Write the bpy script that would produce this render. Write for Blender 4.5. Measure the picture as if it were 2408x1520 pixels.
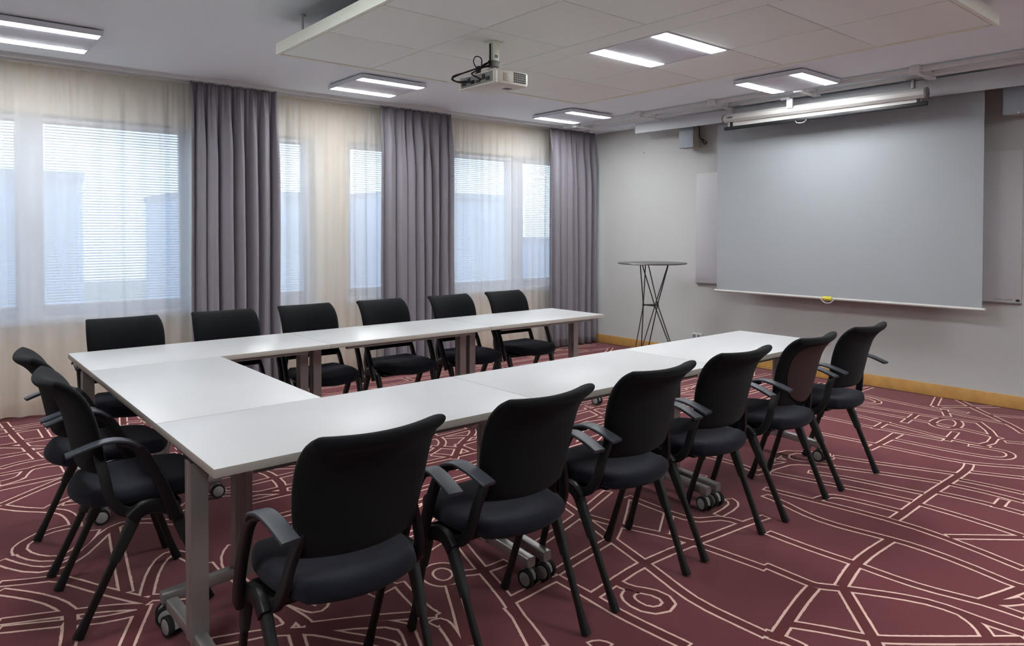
import bpy, bmesh, math, random
from mathutils import Vector, Matrix
R = math.radians
rnd = random.Random(7)
scene = bpy.context.scene
for o in list(bpy.data.objects): bpy.data.objects.remove(o)
col = scene.collection

# ------------------------------------------------------------------ camera
cam_d = bpy.data.cameras.new('camera'); cam = bpy.data.objects.new('camera', cam_d); col.objects.link(cam)
FW, F_PX, CY = 2408.0, 1666.99, 576.95
cam_d.sensor_width = 36; cam_d.sensor_fit = 'HORIZONTAL'; cam_d.lens = 36 * F_PX / FW
cam_d.shift_y = (CY - 760.0) / FW
cam_d.clip_start = .05; cam_d.clip_end = 300
yaw, pitch, roll = .87061, .01858, .00057
Fv = Vector((math.cos(yaw)*math.cos(pitch), math.sin(yaw)*math.cos(pitch), -math.sin(pitch)))
Rv = Vector((math.sin(yaw), -math.cos(yaw), 0)); Uv = Rv.cross(Fv)
R2 = Rv*math.cos(roll) + Uv*math.sin(roll); U2 = -Rv*math.sin(roll) + Uv*math.cos(roll)
m = Matrix((R2, U2, -Fv)).transposed().to_4x4(); m.translation = (0, 0, 1.36967)
cam.matrix_world = m
scene.camera = cam

# ------------------------------------------------------------------ world, sun, exposure
SKY, SUN, LAMP, EXPO = .85, .25, 26.0, 1.64
w = bpy.data.worlds.new('sky'); scene.world = w; w.use_nodes = True
nt = w.node_tree; nt.nodes.clear()
out = nt.nodes.new('ShaderNodeOutputWorld'); bg = nt.nodes.new('ShaderNodeBackground')
tc = nt.nodes.new('ShaderNodeTexCoord'); sp = nt.nodes.new('ShaderNodeSeparateXYZ'); rp = nt.nodes.new('ShaderNodeValToRGB')
nt.links.new(tc.outputs['Generated'], sp.inputs[0]); nt.links.new(sp.outputs['Z'], rp.inputs[0])
rp.color_ramp.elements[0].position = .0; rp.color_ramp.elements[0].color = (.80, .88, 1, 1)
rp.color_ramp.elements[1].position = .6; rp.color_ramp.elements[1].color = (.62, .78, 1, 1)
nt.links.new(rp.outputs[0], bg.inputs['Color']); bg.inputs['Strength'].default_value = SKY
nt.links.new(bg.outputs[0], out.inputs['Surface'])
sd = bpy.data.lights.new('sun', 'SUN'); sd.energy = SUN; sd.angle = R(1.2); sd.color = (1, .95, .88)
sun = bpy.data.objects.new('sun', sd); col.objects.link(sun)
sun.rotation_euler = Vector((-.15, -.30, -.15)).to_track_quat('-Z', 'Y').to_euler()
vs = scene.view_settings
vs.view_transform = 'Standard'; vs.look = 'None'; vs.gamma = 1; vs.use_curve_mapping = False; vs.exposure = EXPO
cy = scene.cycles
cy.use_denoising = True; cy.max_bounces = 10; cy.diffuse_bounces = 5; cy.glossy_bounces = 3
cy.transmission_bounces = 4; cy.transparent_max_bounces = 24; cy.sample_clamp_indirect = 6
cy.caustics_reflective = False; cy.caustics_refractive = False

# ------------------------------------------------------------------ materials
def lin(c):
    return tuple((v/255/12.92 if v/255 <= .04045 else ((v/255+.055)/1.055)**2.4) for v in c)
def mat(name, rgb, rough=.6, metal=0, spec=.5, noise=0, nscale=40, bump=0, bscale=200, sheen=0):
    m = bpy.data.materials.new(name); m.use_nodes = True; t = m.node_tree; b = t.nodes['Principled BSDF']
    c = lin(rgb) if max(rgb) > 1 else rgb
    b.inputs['Base Color'].default_value = (*c, 1); b.inputs['Roughness'].default_value = rough
    b.inputs['Metallic'].default_value = metal; b.inputs['Specular IOR Level'].default_value = spec
    if sheen: b.inputs['Sheen Weight'].default_value = sheen
    co = t.nodes.new('ShaderNodeTexCoord')
    if noise:
        n = t.nodes.new('ShaderNodeTexNoise'); n.inputs['Scale'].default_value = nscale; n.inputs['Detail'].default_value = 4
        r = t.nodes.new('ShaderNodeValToRGB'); t.links.new(co.outputs['Object'], n.inputs['Vector']); t.links.new(n.outputs['Fac'], r.inputs[0])
        r.color_ramp.elements[0].position = .3; r.color_ramp.elements[1].position = .7
        r.color_ramp.elements[0].color = (*[v*(1-noise) for v in c], 1); r.color_ramp.elements[1].color = (*[min(1, v*(1+noise)) for v in c], 1)
        t.links.new(r.outputs[0], b.inputs['Base Color'])
    if bump:
        n = t.nodes.new('ShaderNodeTexNoise'); n.inputs['Scale'].default_value = bscale; n.inputs['Detail'].default_value = 3
        bp = t.nodes.new('ShaderNodeBump'); bp.inputs['Strength'].default_value = bump; bp.inputs['Distance'].default_value = .002
        t.links.new(co.outputs['Object'], n.inputs['Vector']); t.links.new(n.outputs['Fac'], bp.inputs['Height']); t.links.new(bp.outputs[0], b.inputs['Normal'])
    return m
def emis(name, rgb, s):
    m = bpy.data.materials.new(name); m.use_nodes = True; t = m.node_tree; t.nodes.clear()
    o = t.nodes.new('ShaderNodeOutputMaterial'); e = t.nodes.new('ShaderNodeEmission')
    e.inputs['Color'].default_value = (*rgb, 1); e.inputs['Strength'].default_value = s; t.links.new(e.outputs[0], o.inputs[0]); return m
def sheer_mat(name, rgb, clear):
    m = bpy.data.materials.new(name); m.use_nodes = True; t = m.node_tree; t.nodes.clear()
    o = t.nodes.new('ShaderNodeOutputMaterial'); mx = t.nodes.new('ShaderNodeMixShader'); m2 = t.nodes.new('ShaderNodeMixShader')
    tr = t.nodes.new('ShaderNodeBsdfTransparent'); di = t.nodes.new('ShaderNodeBsdfDiffuse'); tl = t.nodes.new('ShaderNodeBsdfTranslucent')
    for n in (di, tl): n.inputs['Color'].default_value = (*lin(rgb), 1)
    m2.inputs[0].default_value = .5; t.links.new(di.outputs[0], m2.inputs[1]); t.links.new(tl.outputs[0], m2.inputs[2])
    mx.inputs[0].default_value = 1-clear; t.links.new(tr.outputs[0], mx.inputs[1]); t.links.new(m2.outputs[0], mx.inputs[2])
    t.links.new(mx.outputs[0], o.inputs[0]); return m
def glass_mat():
    m = bpy.data.materials.new('window_glass'); m.use_nodes = True; t = m.node_tree; t.nodes.clear()
    o = t.nodes.new('ShaderNodeOutputMaterial'); mx = t.nodes.new('ShaderNodeMixShader')
    tr = t.nodes.new('ShaderNodeBsdfTransparent'); gl = t.nodes.new('ShaderNodeBsdfGlossy'); gl.inputs['Roughness'].default_value = .02
    tr.inputs['Color'].default_value = (.93, .97, .98, 1)
    mx.inputs[0].default_value = .07; t.links.new(tr.outputs[0], mx.inputs[1]); t.links.new(gl.outputs[0], mx.inputs[2]); t.links.new(mx.outputs[0], o.inputs[0]); return m
M = dict(
 wall=mat('wall_paint', (183, 184, 181), .85, bump=.05, bscale=150),
 wallwin=mat('window_wall_paint', (218, 207, 184), .85, bump=.05, bscale=150),
 ceil=mat('ceiling_paint', (240, 251, 255), .9),
 tile=mat('ceiling_tile_fibre', (241, 250, 245), .92, noise=.01, nscale=300),
 tframe=mat('canopy_frame_enamel', (238, 243, 228), .6),
 dark_gap=mat('canopy_backing', (120, 118, 114), .9),
 lampbody=mat('lamp_enamel', (222, 228, 236), .55),
 lit=emis('lamp_diffuser', (.95, .975, 1), LAMP),
 carpet=mat('carpet_burgundy', (108, 50, 56), .95, spec=.1, noise=.16, nscale=260, bump=.6, bscale=900, sheen=.15),
 road=mat('carpet_brown_red', (101, 47, 50), .95, spec=.1, noise=.16, nscale=260, bump=.6, bscale=900, sheen=.1),
 cream=mat('carpet_cream_yarn', (238, 202, 188), .95, spec=.1, noise=.1, nscale=400, bump=.6, bscale=900),
 oak=mat('oak_varnish', (188, 144, 80), .5, noise=.12, nscale=14),
 white=mat('white_laminate', (180, 181, 181), .42, spec=.5),
 edge=mat('table_edge_band', (172, 166, 156), .5),
 alu=mat('painted_aluminium', (158, 156, 152), .38, metal=.55),
 steel=mat('brushed_steel', (176, 176, 176), .3, metal=.9),
 sleeve=mat('dark_leg_sleeve', (40, 43, 42), .5, spec=.4),
 black=mat('black_plastic', (22, 23, 25), .42, spec=.4),
 blackmetal=mat('black_powder_coat', (22, 22, 22), .38, spec=.5),
 fabric=mat('black_upholstery', (20, 21, 23), .95, spec=.1, noise=.25, nscale=500, bump=.5, bscale=700, sheen=.06),
 fabblue=mat('dark_seat_upholstery', (30, 31, 40), .95, spec=.1, noise=.3, nscale=500, bump=.5, bscale=700, sheen=.08),
 brown=mat('brown_back_shell', (50, 37, 35), .55),
 rubber=mat('black_rubber', (20, 20, 20), .8),
 hub=mat('grey_caster_hub', (150, 150, 146), .5),
 grey_curtain=mat('grey_curtain_cloth', (126, 121, 129), .8, spec=.2, noise=.05, nscale=500, sheen=.25),
 sheer=sheer_mat('sheer_curtain_cloth', (236, 233, 229), .34),
 track=mat('white_track', (222, 224, 224), .5),
 wframe=mat('window_frame_paint', (196, 208, 224), .5),
 blind=mat('blind_slat', (205, 214, 226), .5),
 glass=glass_mat(),
 screen=mat('screen_cloth', (155, 160, 163), .9),
 screen_edge=mat('screen_tube_white', (190, 189, 184), .45),
 board=mat('whiteboard_enamel', (180, 179, 181), .5),
 valance=mat('valance_white', (200, 204, 208), .6),
 speaker=mat('speaker_grille', (146, 154, 160), .6),
 speaker_side=mat('speaker_case', (176, 168, 152), .6),
 projector=mat('projector_case', (212, 208, 196), .45),
 dk=mat('dark_recess', (38, 36, 34), .7),
 midgrey=mat('grey_metal_plate', (120, 120, 118), .5),
 pale=mat('pale_plastic', (200, 204, 206), .5),
 yellow=mat('yellow_plastic', (205, 190, 60), .5),
 outwall=mat('outdoor_render', (206, 222, 246), .9),
 outroof=mat('outdoor_roof', (176, 182, 196), .9),
 ground=mat('outdoor_ground', (150, 156, 150), .95),
 outglass=mat('outdoor_dark_glass', (190, 206, 232), .2),
)

# ------------------------------------------------------------------ mesh helpers
def bevel_box(bm, x0, x1, y0, y1, z0, z1, b=0, rot=None, mi=0):
    r = bmesh.ops.create_cube(bm, size=1)
    vs_ = r['verts']
    bmesh.ops.scale(bm, vec=(x1-x0, y1-y0, z1-z0), verts=vs_)
    if b > 0:
        es = list({e for v in vs_ for e in v.link_edges})
        rr = bmesh.ops.bevel(bm, geom=es, offset=b, segments=2, affect='EDGES', profile=.5)
        vs_ = list({v for f in rr['faces'] for v in f.verts} | {v for v in vs_ if v.is_valid})
        st = vs_; seen = set(st)
        while st:
            v = st.pop()
            for e in v.link_edges:
                o = e.other_vert(v)
                if o not in seen: seen.add(o); st.append(o)
        vs_ = list(seen)
    c = Vector(((x0+x1)/2, (y0+y1)/2, (z0+z1)/2))
    if rot is not None: bmesh.ops.transform(bm, matrix=rot, verts=vs_)
    bmesh.ops.translate(bm, vec=c, verts=vs_)
    if mi:
        for f in {f for v in vs_ for f in v.link_faces}: f.material_index = mi
    return vs_
def sweep(bm, pts, prof, up=Vector((1, 0, 0)), closed_ends=True, scales=None, mi=0):
    """sweep a closed 2-D profile [(a,b)] along pts; a runs along `up`, b along (tangent x up)"""
    pts = [Vector(p) for p in pts]; rings = []
    for i, P in enumerate(pts):
        if i == 0: t = pts[1]-P
        elif i == len(pts)-1: t = P-pts[i-1]
        else: t = (pts[i+1]-P).normalized() + (P-pts[i-1]).normalized()
        t.normalize(); a = (up - t*up.dot(t)).normalized(); b = t.cross(a)
        s = scales[i] if scales else (1, 1)
        if not isinstance(s, tuple): s = (s, s)
        rings.append([bm.verts.new(P + a*u*s[0] + b*v*s[1]) for u, v in prof])
    n = len(prof); fs = []
    for i in range(len(rings)-1):
        for j in range(n):
            fs.append(bm.faces.new((rings[i][j], rings[i][(j+1) % n], rings[i+1][(j+1) % n], rings[i+1][j])))
    if closed_ends:
        fs.append(bm.faces.new(list(reversed(rings[0])))); fs.append(bm.faces.new(rings[-1]))
    for f in fs: f.material_index = mi
def circ(r, n=12, rb=None):
    rb = rb or r
    return [(r*math.cos(2*math.pi*k/n), rb*math.sin(2*math.pi*k/n)) for k in range(n)]
def rrect(w_, h_, r=.004, n=3):
    o = []
    for cx, cy_, a0 in ((w_/2-r, h_/2-r, 0), (-w_/2+r, h_/2-r, 90), (-w_/2+r, -h_/2+r, 180), (w_/2-r, -h_/2+r, 270)):
        for k in range(n+1):
            a = R(a0+90*k/n); o.append((cx+r*math.cos(a), cy_+r*math.sin(a)))
    return o
def smooth_path(pts, n=6):
    P = [Vector(p) for p in pts]; o = []
    for i in range(len(P)-1):
        p0 = P[max(i-1, 0)]; p1 = P[i]; p2 = P[i+1]; p3 = P[min(i+2, len(P)-1)]
        for k in range(n):
            t = k/n
            o.append(.5*((2*p1)+(-p0+p2)*t+(2*p0-5*p1+4*p2-p3)*t*t+(-p0+3*p1-3*p2+p3)*t**3))
    o.append(P[-1]); return o
def cyl(bm, p0, p1, r, n=16, mi=0, r2=None):
    p0 = Vector(p0); p1 = Vector(p1); t = (p1-p0).normalized()
    up = Vector((0, 0, 1)) if abs(t.z) < .9 else Vector((1, 0, 0))
    sweep(bm, [p0, p1], circ(1, n), up, scales=[r, r2 or r], mi=mi)
def build(name, bm, mats, parent=None, smooth=None, loc=None):
    bmesh.ops.recalc_face_normals(bm, faces=bm.faces)
    me = bpy.data.meshes.new(name); bm.to_mesh(me); bm.free()
    if not isinstance(mats, (list, tuple)): mats = [mats]
    for k in mats: me.materials.append(M[k])
    if smooth is not None:
        me.polygons.foreach_set('use_smooth', [True]*len(me.polygons))
        if smooth < 180: me.set_sharp_from_angle(angle=R(smooth))
    o = bpy.data.objects.new(name, me); col.objects.link(o)
    if parent is not None: o.parent = parent
    if loc is not None: o.location = loc
    return o
def thing(name, label, cat, loc=(0, 0, 0), rz=0, group=None):
    o = bpy.data.objects.new(name, None); col.objects.link(o); o.empty_display_size = .1
    o.location = loc; o.rotation_euler = (0, 0, rz); o['label'] = label; o['category'] = cat
    if group: o['group'] = group
    return o
def tag(o, label, cat, group=None, kind=None):
    o['label'] = label; o['category'] = cat
    if group: o['group'] = group
    if kind: o['kind'] = kind
    return o
def struct(name, bm, mats, smooth=None):
    o = build(name, bm, mats, None, smooth); o['kind'] = 'structure'; return o
def box_obj(name, dims, mats, parent=None, b=0, smooth=None):
    bm = bmesh.new(); bevel_box(bm, *dims, b=b); return build(name, bm, mats, parent, smooth if smooth is not None else (40 if b else None))
def copy_tree(o, parent=None):
    c = o.copy(); col.objects.link(c); c.parent = parent
    for ch in CH(o): copy_tree(ch, c)
    return c
def CH(o): return [x for x in list(col.objects) if x.parent == o]

# ------------------------------------------------------------------ room shell
XW, YW, CZ = 6.495, 6.35, 2.62
X0, Y0 = -1.6, -1.6
struct_bm = bmesh.new
ROADS = "4.939,1.942 4.943,1.632 4.967,1.487 4.992,1.363 5.056,1.321 5.142,1.328 5.203,1.375 5.192,1.45 5.166,1.571|4.729,1.938 4.74,1.677 4.752,1.452 4.834,1.349 4.924,1.216|4.6,1.39 4.711,1.163|4.28,2.026 4.345,1.805 4.437,1.599 4.499,1.424|3.826,2.162 3.948,2.138 4.021,2.077 4.114,1.87 4.216,1.64 4.279,1.439|3.893,1.984 3.962,1.801 3.986,1.624 4.028,1.43|3.709,2.113 3.767,1.895 3.837,1.637 3.867,1.426|3.512,1.75 3.616,1.741 3.651,1.704 3.672,1.552 3.687,1.412|3.459,2.004 3.502,1.707 3.545,1.41 3.528,1.16 3.435,0.844|3.367,1.95 3.343,1.816 3.312,1.769 3.27,1.608 3.288,1.459 3.319,1.307 3.328,1.185 3.294,0.97 3.247,0.838 3.258,0.799|4.744,1.442 4.653,1.417 4.506,1.412 4.257,1.41 4.028,1.408 3.837,1.401 3.634,1.392 3.558,1.392|5.433,1.736 5.172,1.699|4.247,1.132 4.096,1.122|4.407,1.388 4.431,1.235 4.434,1.094|4.282,1.404 4.308,1.24 4.29,1.058|4.097,1.391 4.134,1.189 4.112,1.013|3.853,1.387 3.848,1.167 3.806,0.937|3.541,1.153 3.788,0.932|5.086,1.982 4.769,1.946 4.595,1.963|3.306,1.308 3.142,1.313 2.973,1.306 2.867,1.288 2.723,1.256|2.96,1.698 2.944,1.498 2.957,1.311|2.953,1.298 2.948,1.143 2.959,1 3.015,0.863 3.01,0.737|3.015,0.863 3.061,0.807 3.142,0.77|2.658,1.537 2.65,1.347 2.648,1.323 2.701,1.257 2.72,1.233 2.786,1.131 2.868,0.994 2.862,0.887 2.86,0.796 2.873,0.703|2.636,1.322 2.513,1.305 2.332,1.264 2.233,1.241 2.19,1.233|2.709,1.239 2.595,1.144 2.457,1.024 2.412,0.991|2.305,1.265 2.325,1.249 2.387,1.144 2.446,1.029 2.468,1.001 2.614,0.874 2.834,0.693|2.862,0.887 2.822,0.816 2.766,0.782 2.745,0.766|2.207,1.274 2.224,1.204 2.221,1.152|3.015,0.863 3.158,0.819 3.251,0.798|2.495,2.575 2.445,2.392 2.407,2.271 2.36,2.112 2.296,1.879 2.258,1.747 2.193,1.567 2.195,1.413 2.196,1.268|1.964,2.263 2.135,2.301 2.279,2.344 2.445,2.392 2.596,2.449 2.781,2.515|1.949,2.045 2.064,2.067 2.352,2.111|2.36,2.112 2.502,2.192 2.781,2.397|2.454,2.394 2.477,2.292 2.499,2.185 2.574,2.013 2.611,1.854|2.611,1.854 2.296,1.879 2.09,1.845 1.931,1.821|1.929,2.024 1.927,1.916 1.928,1.818 1.918,1.692 1.922,1.588 1.937,1.401|2.611,1.854 2.704,1.839 2.958,1.826 3.114,1.802|2.606,1.851 2.621,1.718 2.633,1.522|2.958,1.826 2.959,1.96 2.811,1.958 2.795,2.108 2.805,2.398|2.959,1.96 3.153,1.971 3.177,2.043|2.781,2.119 2.591,1.999|2.083,1.839 2.08,1.753 2.145,1.704 2.133,1.58 2.01,1.594 2.007,1.691 2.03,1.749 2.08,1.753|1.646,1.962 1.617,1.845 1.568,1.712|1.673,1.994 1.797,2.002 1.919,2.02|1.699,1.602 1.728,1.599 1.733,1.565|0.433,4.752 0.47,4.88 0.522,4.943 0.637,4.909|0.338,4.701 0.4,4.725 0.433,4.752|0.442,3.833 0.317,3.73 0.334,3.607 0.398,3.498 0.474,3.462 0.559,3.562 0.613,3.699|0.255,3.602 0.331,3.432 0.423,3.362 0.529,3.436 0.635,3.642 0.727,3.721 0.832,3.673 0.921,3.558|0.238,3.37 0.382,3.29 0.419,3.299 0.51,3.091 0.638,2.868 0.652,2.85|0.233,3.298 0.345,3.158 0.404,3.021 0.416,2.928|0.69,3.673 0.644,3.339 0.599,2.983|0.65,2.902 0.701,3.062 0.777,3.211 0.84,3.249 0.863,3.138 0.908,2.932 0.91,2.858|0.628,2.833 0.566,2.7 0.517,2.586|0.422,2.946 0.521,2.904 0.626,2.828|0.213,3.041 0.403,2.956|0.41,2.945 0.396,2.822 0.369,2.711|0.209,2.979 0.381,2.889|0.415,2.866 0.485,2.819 0.608,2.795|0.655,2.884 0.771,2.806|1.05,3.132 0.991,3.064 0.957,2.905 0.96,2.774 0.967,2.584 1.006,2.408 0.989,2.344 0.868,2.382 0.738,2.43|0.905,3.025 0.903,2.85|1.471,4.084 1.526,3.963 1.515,3.733 1.47,3.615|1.144,3.815 1.334,3.705 1.521,3.56|0.952,3.678 1.032,3.743 1.085,3.816|1.024,2.585 1.077,2.446 1.09,2.402 1.121,2.402 1.152,2.463|0.997,2.532 1.032,2.369 1.028,2.33|1.022,2.323 1.228,2.223 1.411,2.1|1.033,2.287 1.302,2.149 1.275,2.058 1.243,1.974|0.746,2.436 0.91,2.377 0.977,2.315 1.038,2.287 1.092,2.178 1.19,2.057 1.19,2.019|0.979,2.307 0.955,2.216|1.547,2.374 1.595,2.406 1.645,2.394 1.668,2.345 1.654,2.284 1.601,2.251 1.553,2.261 1.532,2.31 1.547,2.374|1.576,2.235 1.485,2.051 1.385,1.865|1.814,2.485 1.736,2.239 1.679,2.006 1.589,1.805 1.549,1.717|1.666,2.282 1.736,2.239 1.864,2.246|1.672,1.998 1.91,2.014|1.37,2.048 1.397,2.056 1.401,2.022 1.372,1.92 1.359,1.877|1.602,2.527 1.707,2.574 1.775,2.594|1.427,2.376 1.394,2.179 1.402,2.096|1.305,2.362 1.414,2.387|1.785,2.789 1.859,2.815 1.924,2.875|1.354,3.152 1.181,2.98 1.142,2.82|6.09,2.671 6.023,2.26 5.992,1.921 5.951,1.58|5.721,2.569 5.735,2.097 5.834,1.714|5.556,2.465 5.577,2.1 5.568,1.666 5.497,1.487|5.376,2.413 5.338,2.175 5.212,1.746 5.226,1.476|5.125,2.527 5.125,2.079 5.164,1.729|4.698,2.315 4.729,1.957|6.474,2.196 6.125,2.109|6.061,2.015 5.867,1.928|6.5,2.057 6.207,1.816 5.946,1.54 5.758,1.425|6.119,2.098 6.299,1.931 6.546,1.74|6.111,2.104 6.088,1.865|6.157,1.734 6.251,1.548|5.775,2.103 5.43,2.062|5.353,2.15 5.101,2.129|5.535,1.93 5.705,1.946 5.802,1.911 5.8,1.843 5.685,1.781 5.52,1.769 5.469,1.833 5.535,1.93|5.855,1.728 5.449,1.453 5.219,1.524|5.438,1.443 5.487,1.357|5.091,1.965 4.826,1.957 4.585,1.952|6.447,2.728 6.023,2.726|6.027,2.601 5.963,2.421 5.819,2.431 5.826,2.565|4.011,2.1 3.985,2.217 4.188,2.278 4.291,2.057|0.471,6.216 0.491,5.839 0.516,5.536 0.538,5.259 0.559,5.074|0.493,5.927 0.7,5.904|0.743,5.972 0.693,5.797|0.517,5.603 0.743,5.546|0.554,5.271 0.686,5.282|0.422,5.824 0.468,5.82|0.399,5.515 0.5,5.536|0.382,5.297 0.521,5.286|0.362,5.026 0.458,5.084 0.552,5.079 0.669,5.076|0.341,4.739 0.424,4.757 0.455,4.811 0.476,4.888 0.526,4.925 0.648,4.885|0.334,4.645 0.462,4.657 0.658,4.657|0.311,4.342 0.477,4.484 0.652,4.615|0.31,4.327 0.378,4.215 0.477,4.124 0.532,4.062 0.556,4.003 0.565,3.877 0.557,3.799|0.478,4.131 0.534,4.195 0.647,4.253|0.562,4.163 0.637,4.134|0.56,3.818 0.468,3.833 0.383,3.785 0.318,3.716 0.327,3.637|1.208,6.077 1.117,5.593|1.102,5.962 1.262,5.9|1.149,5.664 1.234,5.626|2.958,4.088 2.955,3.966 2.926,3.871 2.848,3.802 2.717,3.729 2.614,3.626 2.473,3.475|2.86,3.764 2.839,3.79 2.679,3.884|2.652,3.976 2.648,3.868 2.61,3.784 2.539,3.723 2.406,3.655|2.504,3.769 2.606,3.642|2.42,3.628 2.484,3.535|3.986,3.825 3.852,3.431|3.714,3.564 3.948,3.517|4.53,4.082 4.379,3.824|5.157,3.738 5.145,3.541|5.632,4.061 5.552,3.767|4.045,3.882 4.109,3.618|4.811,3.507 5.026,3.469|3.977,2.247 4.187,2.296 4.211,2.102 4.243,2.011|3.937,2.217 4.07,2.031 4.094,1.94|3.622,2.164 3.799,2.152 3.976,2.134|3.344,2.442 3.361,2.317|3.679,2.574 3.718,2.315 3.649,2.142|3.771,2.771 3.982,2.803"
def make_floor():
    bm = bmesh.new()
    vs_ = [bm.verts.new(v) for v in ((X0, Y0, 0), (XW+.1, Y0, 0), (XW+.1, YW+.1, 0), (X0, YW+.1, 0))]; bm.faces.new(vs_)
    roads = [[tuple(map(float, q.split(','))) for q in r.split(' ')] for r in ROADS.split('|')]
    roads = [r for r in roads if len(r) > 1]
    g = random.Random(11)
    def fill(x0, x1, y0, y1, step, ang):
        y = y0; prev = None; rows = []
        while y < y1:
            row = []; x = x0; k = 0; ph = g.random()*6; am = g.uniform(.02, .07)
            while x < x1:
                row.append((x, y+am*math.sin(x*1.7+ph)+ang*(x-x0)*.25)); x += .28
            cut = g.random()
            if cut < .4 and len(row) > 8:
                a = g.randrange(3, len(row)-3); rows.append(row[:a]); rows.append(row[a+1:])
            else: rows.append(row)
            if prev:
                for q in range(2, len(row)-1, g.randrange(3, 6)):
                    i = min(q, len(prev)-1); sh = g.choice((-1, 0, 0, 1)); j = max(0, min(len(row)-1, q+sh))
                    rows.append([prev[i], row[j]])
            prev = row; y += step*g.uniform(.7, 1.5)
        return rows
    roads += fill(1.25, 6.45, 2.75, 6.3, .13, .12)
    roads += fill(X0, .1, Y0, 6.2, .24, -.1)
    roads += fill(.1, 6.45, Y0, .62, .24, .05)
    roads += fill(.1, 1.3, 4.6, 6.2, .24, .05)
    def ribbon(pts, hw, z, mi, jit, cap):
        P = [Vector((x, y, 0)) for x, y in pts]
        closed = len(P) > 3 and (P[0]-P[-1]).length < 1e-6
        if closed:
            Q = []
            for i in range(len(P)-1): Q += [P[i].lerp(P[i+1], k/4) for k in range(4)]
            for _ in range(4): Q = [Q[i]*.5+(Q[i-1]+Q[(i+1) % len(Q)])*.25 for i in range(len(Q))]
            N = len(Q); V = []
            for i in range(N):
                t = (Q[(i+1) % N]-Q[i-1]).normalized(); nrm = Vector((-t.y, t.x, 0))
                V.append((bm.verts.new((*(Q[i]+nrm*hw).xy, z)), bm.verts.new((*(Q[i]-nrm*hw).xy, z))))
            for i in range(N):
                f = bm.faces.new((V[i][0], V[i][1], V[(i+1) % N][1], V[(i+1) % N][0])); f.material_index = mi
            return
        if len(P) > 2:
            Q = []
            for i in range(len(P)-1):      # mild smoothing that keeps the corners
                Q.append(P[i])
                Q.append((P[i]+P[i+1])/2)
            Q.append(P[-1])
            for _ in range(2):
                Q = [Q[0]] + [Q[i]*.5+(Q[i-1]+Q[i+1])*.25 for i in range(1, len(Q)-1)] + [Q[-1]]
            P = Q
        D = []
        for i in range(len(P)-1):
            n = max(1, int((P[i+1]-P[i]).length/(.012 if jit else .06)))
            for k in range(n): D.append(P[i].lerp(P[i+1], k/n))
        D.append(P[-1])
        if cap:
            D[0] = D[0] - (D[1]-D[0]).normalized()*cap; D[-1] = D[-1] + (D[-1]-D[-2]).normalized()*cap
        L = []
        for i, p in enumerate(D):
            t = (D[min(i+1, len(D)-1)]-D[max(i-1, 0)])
            if t.length < 1e-6: t = Vector((1, 0, 0))
            t.normalize(); nrm = Vector((-t.y, t.x, 0))
            a = g.uniform(-jit, jit); b = g.uniform(-jit, jit)
            def cl(v): return (min(max(v.x, X0), XW), min(max(v.y, Y0), YW), z)
            a = p+nrm*(hw+a); b = p-nrm*(hw+b)
            if L:                                          # never fold back over itself on tight bends
                if (a-pa).dot(t) < 0: a = pa
                if (b-pb).dot(t) < 0: b = pb
            pa, pb = a.copy(), b.copy()
            L.append((bm.verts.new(cl(a)), bm.verts.new(cl(b))))
        for i in range(len(L)-1):
            f = bm.faces.new((L[i][0], L[i][1], L[i+1][1], L[i+1][0])); f.material_index = mi
            if f.normal.z < 0: pass
    for i, r in enumerate(roads): ribbon(r, .0288, .0003+i*1e-6, 1, .0011, 0 if r[0] == r[-1] else .008)
    for i, r in enumerate(roads): ribbon(r, .0188, .0007+i*1e-6, 2, 0, 0)
    for f in bm.faces:
        f.normal_update()
        if f.normal.z < 0: f.normal_flip()
    me = bpy.data.meshes.new('floor'); bm.to_mesh(me); bm.free()
    for k in ('carpet', 'cream', 'road'): me.materials.append(M[k])
    o = bpy.data.objects.new('floor', me); col.objects.link(o); o['kind'] = 'structure'
make_floor()
# front wall (with the screens)
struct('wall_front', (lambda b: (bevel_box(b, XW, XW+.12, Y0-.1, YW+.4, 0, CZ+.1), b)[1])(bmesh.new()), 'wall')
struct('wall_back', (lambda b: (bevel_box(b, X0-.12, X0, Y0-.1, YW+.4, 0, CZ+.1), b)[1])(bmesh.new()), 'wall')
struct('wall_right', (lambda b: (bevel_box(b, X0-.1, XW+.12, Y0-.12, Y0, 0, CZ+.1), b)[1])(bmesh.new()), 'wall')
# window wall: two openings with a pier between them
ZS, ZT = .72, 2.26
OPEN = [(-.75, 2.90), (3.25, 6.36)]
bm = bmesh.new()
bevel_box(bm, X0-.1, XW+.12, YW, YW+.22, 0, ZS); bevel_box(bm, X0-.1, XW+.12, YW, YW+.22, ZT, CZ+.1)
xs = [X0-.1] + [v for a in OPEN for v in a] + [XW+.12]
for i in range(0, len(xs), 2): bevel_box(bm, xs[i], xs[i+1], YW, YW+.22, ZS, ZT)
struct('wall_window', bm, 'wallwin')
bm = bmesh.new(); bevel_box(bm, X0-.12, XW+.12, Y0-.12, YW+.22, CZ, CZ+.12); struct('ceiling', bm, 'ceil')
bm = bmesh.new(); bevel_box(bm, X0, XW-.001, Y0+.001, 1.31, 2.535, CZ-.001); struct('trim_1', bm, 'ceil')
# small cornice box along the front wall and over the curtains
bm = bmesh.new()
bevel_box(bm, 6.30, XW-.001, 1.315, YW-.001, 2.585, CZ-.001)
struct('trim_2', bm, 'ceil')
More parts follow.
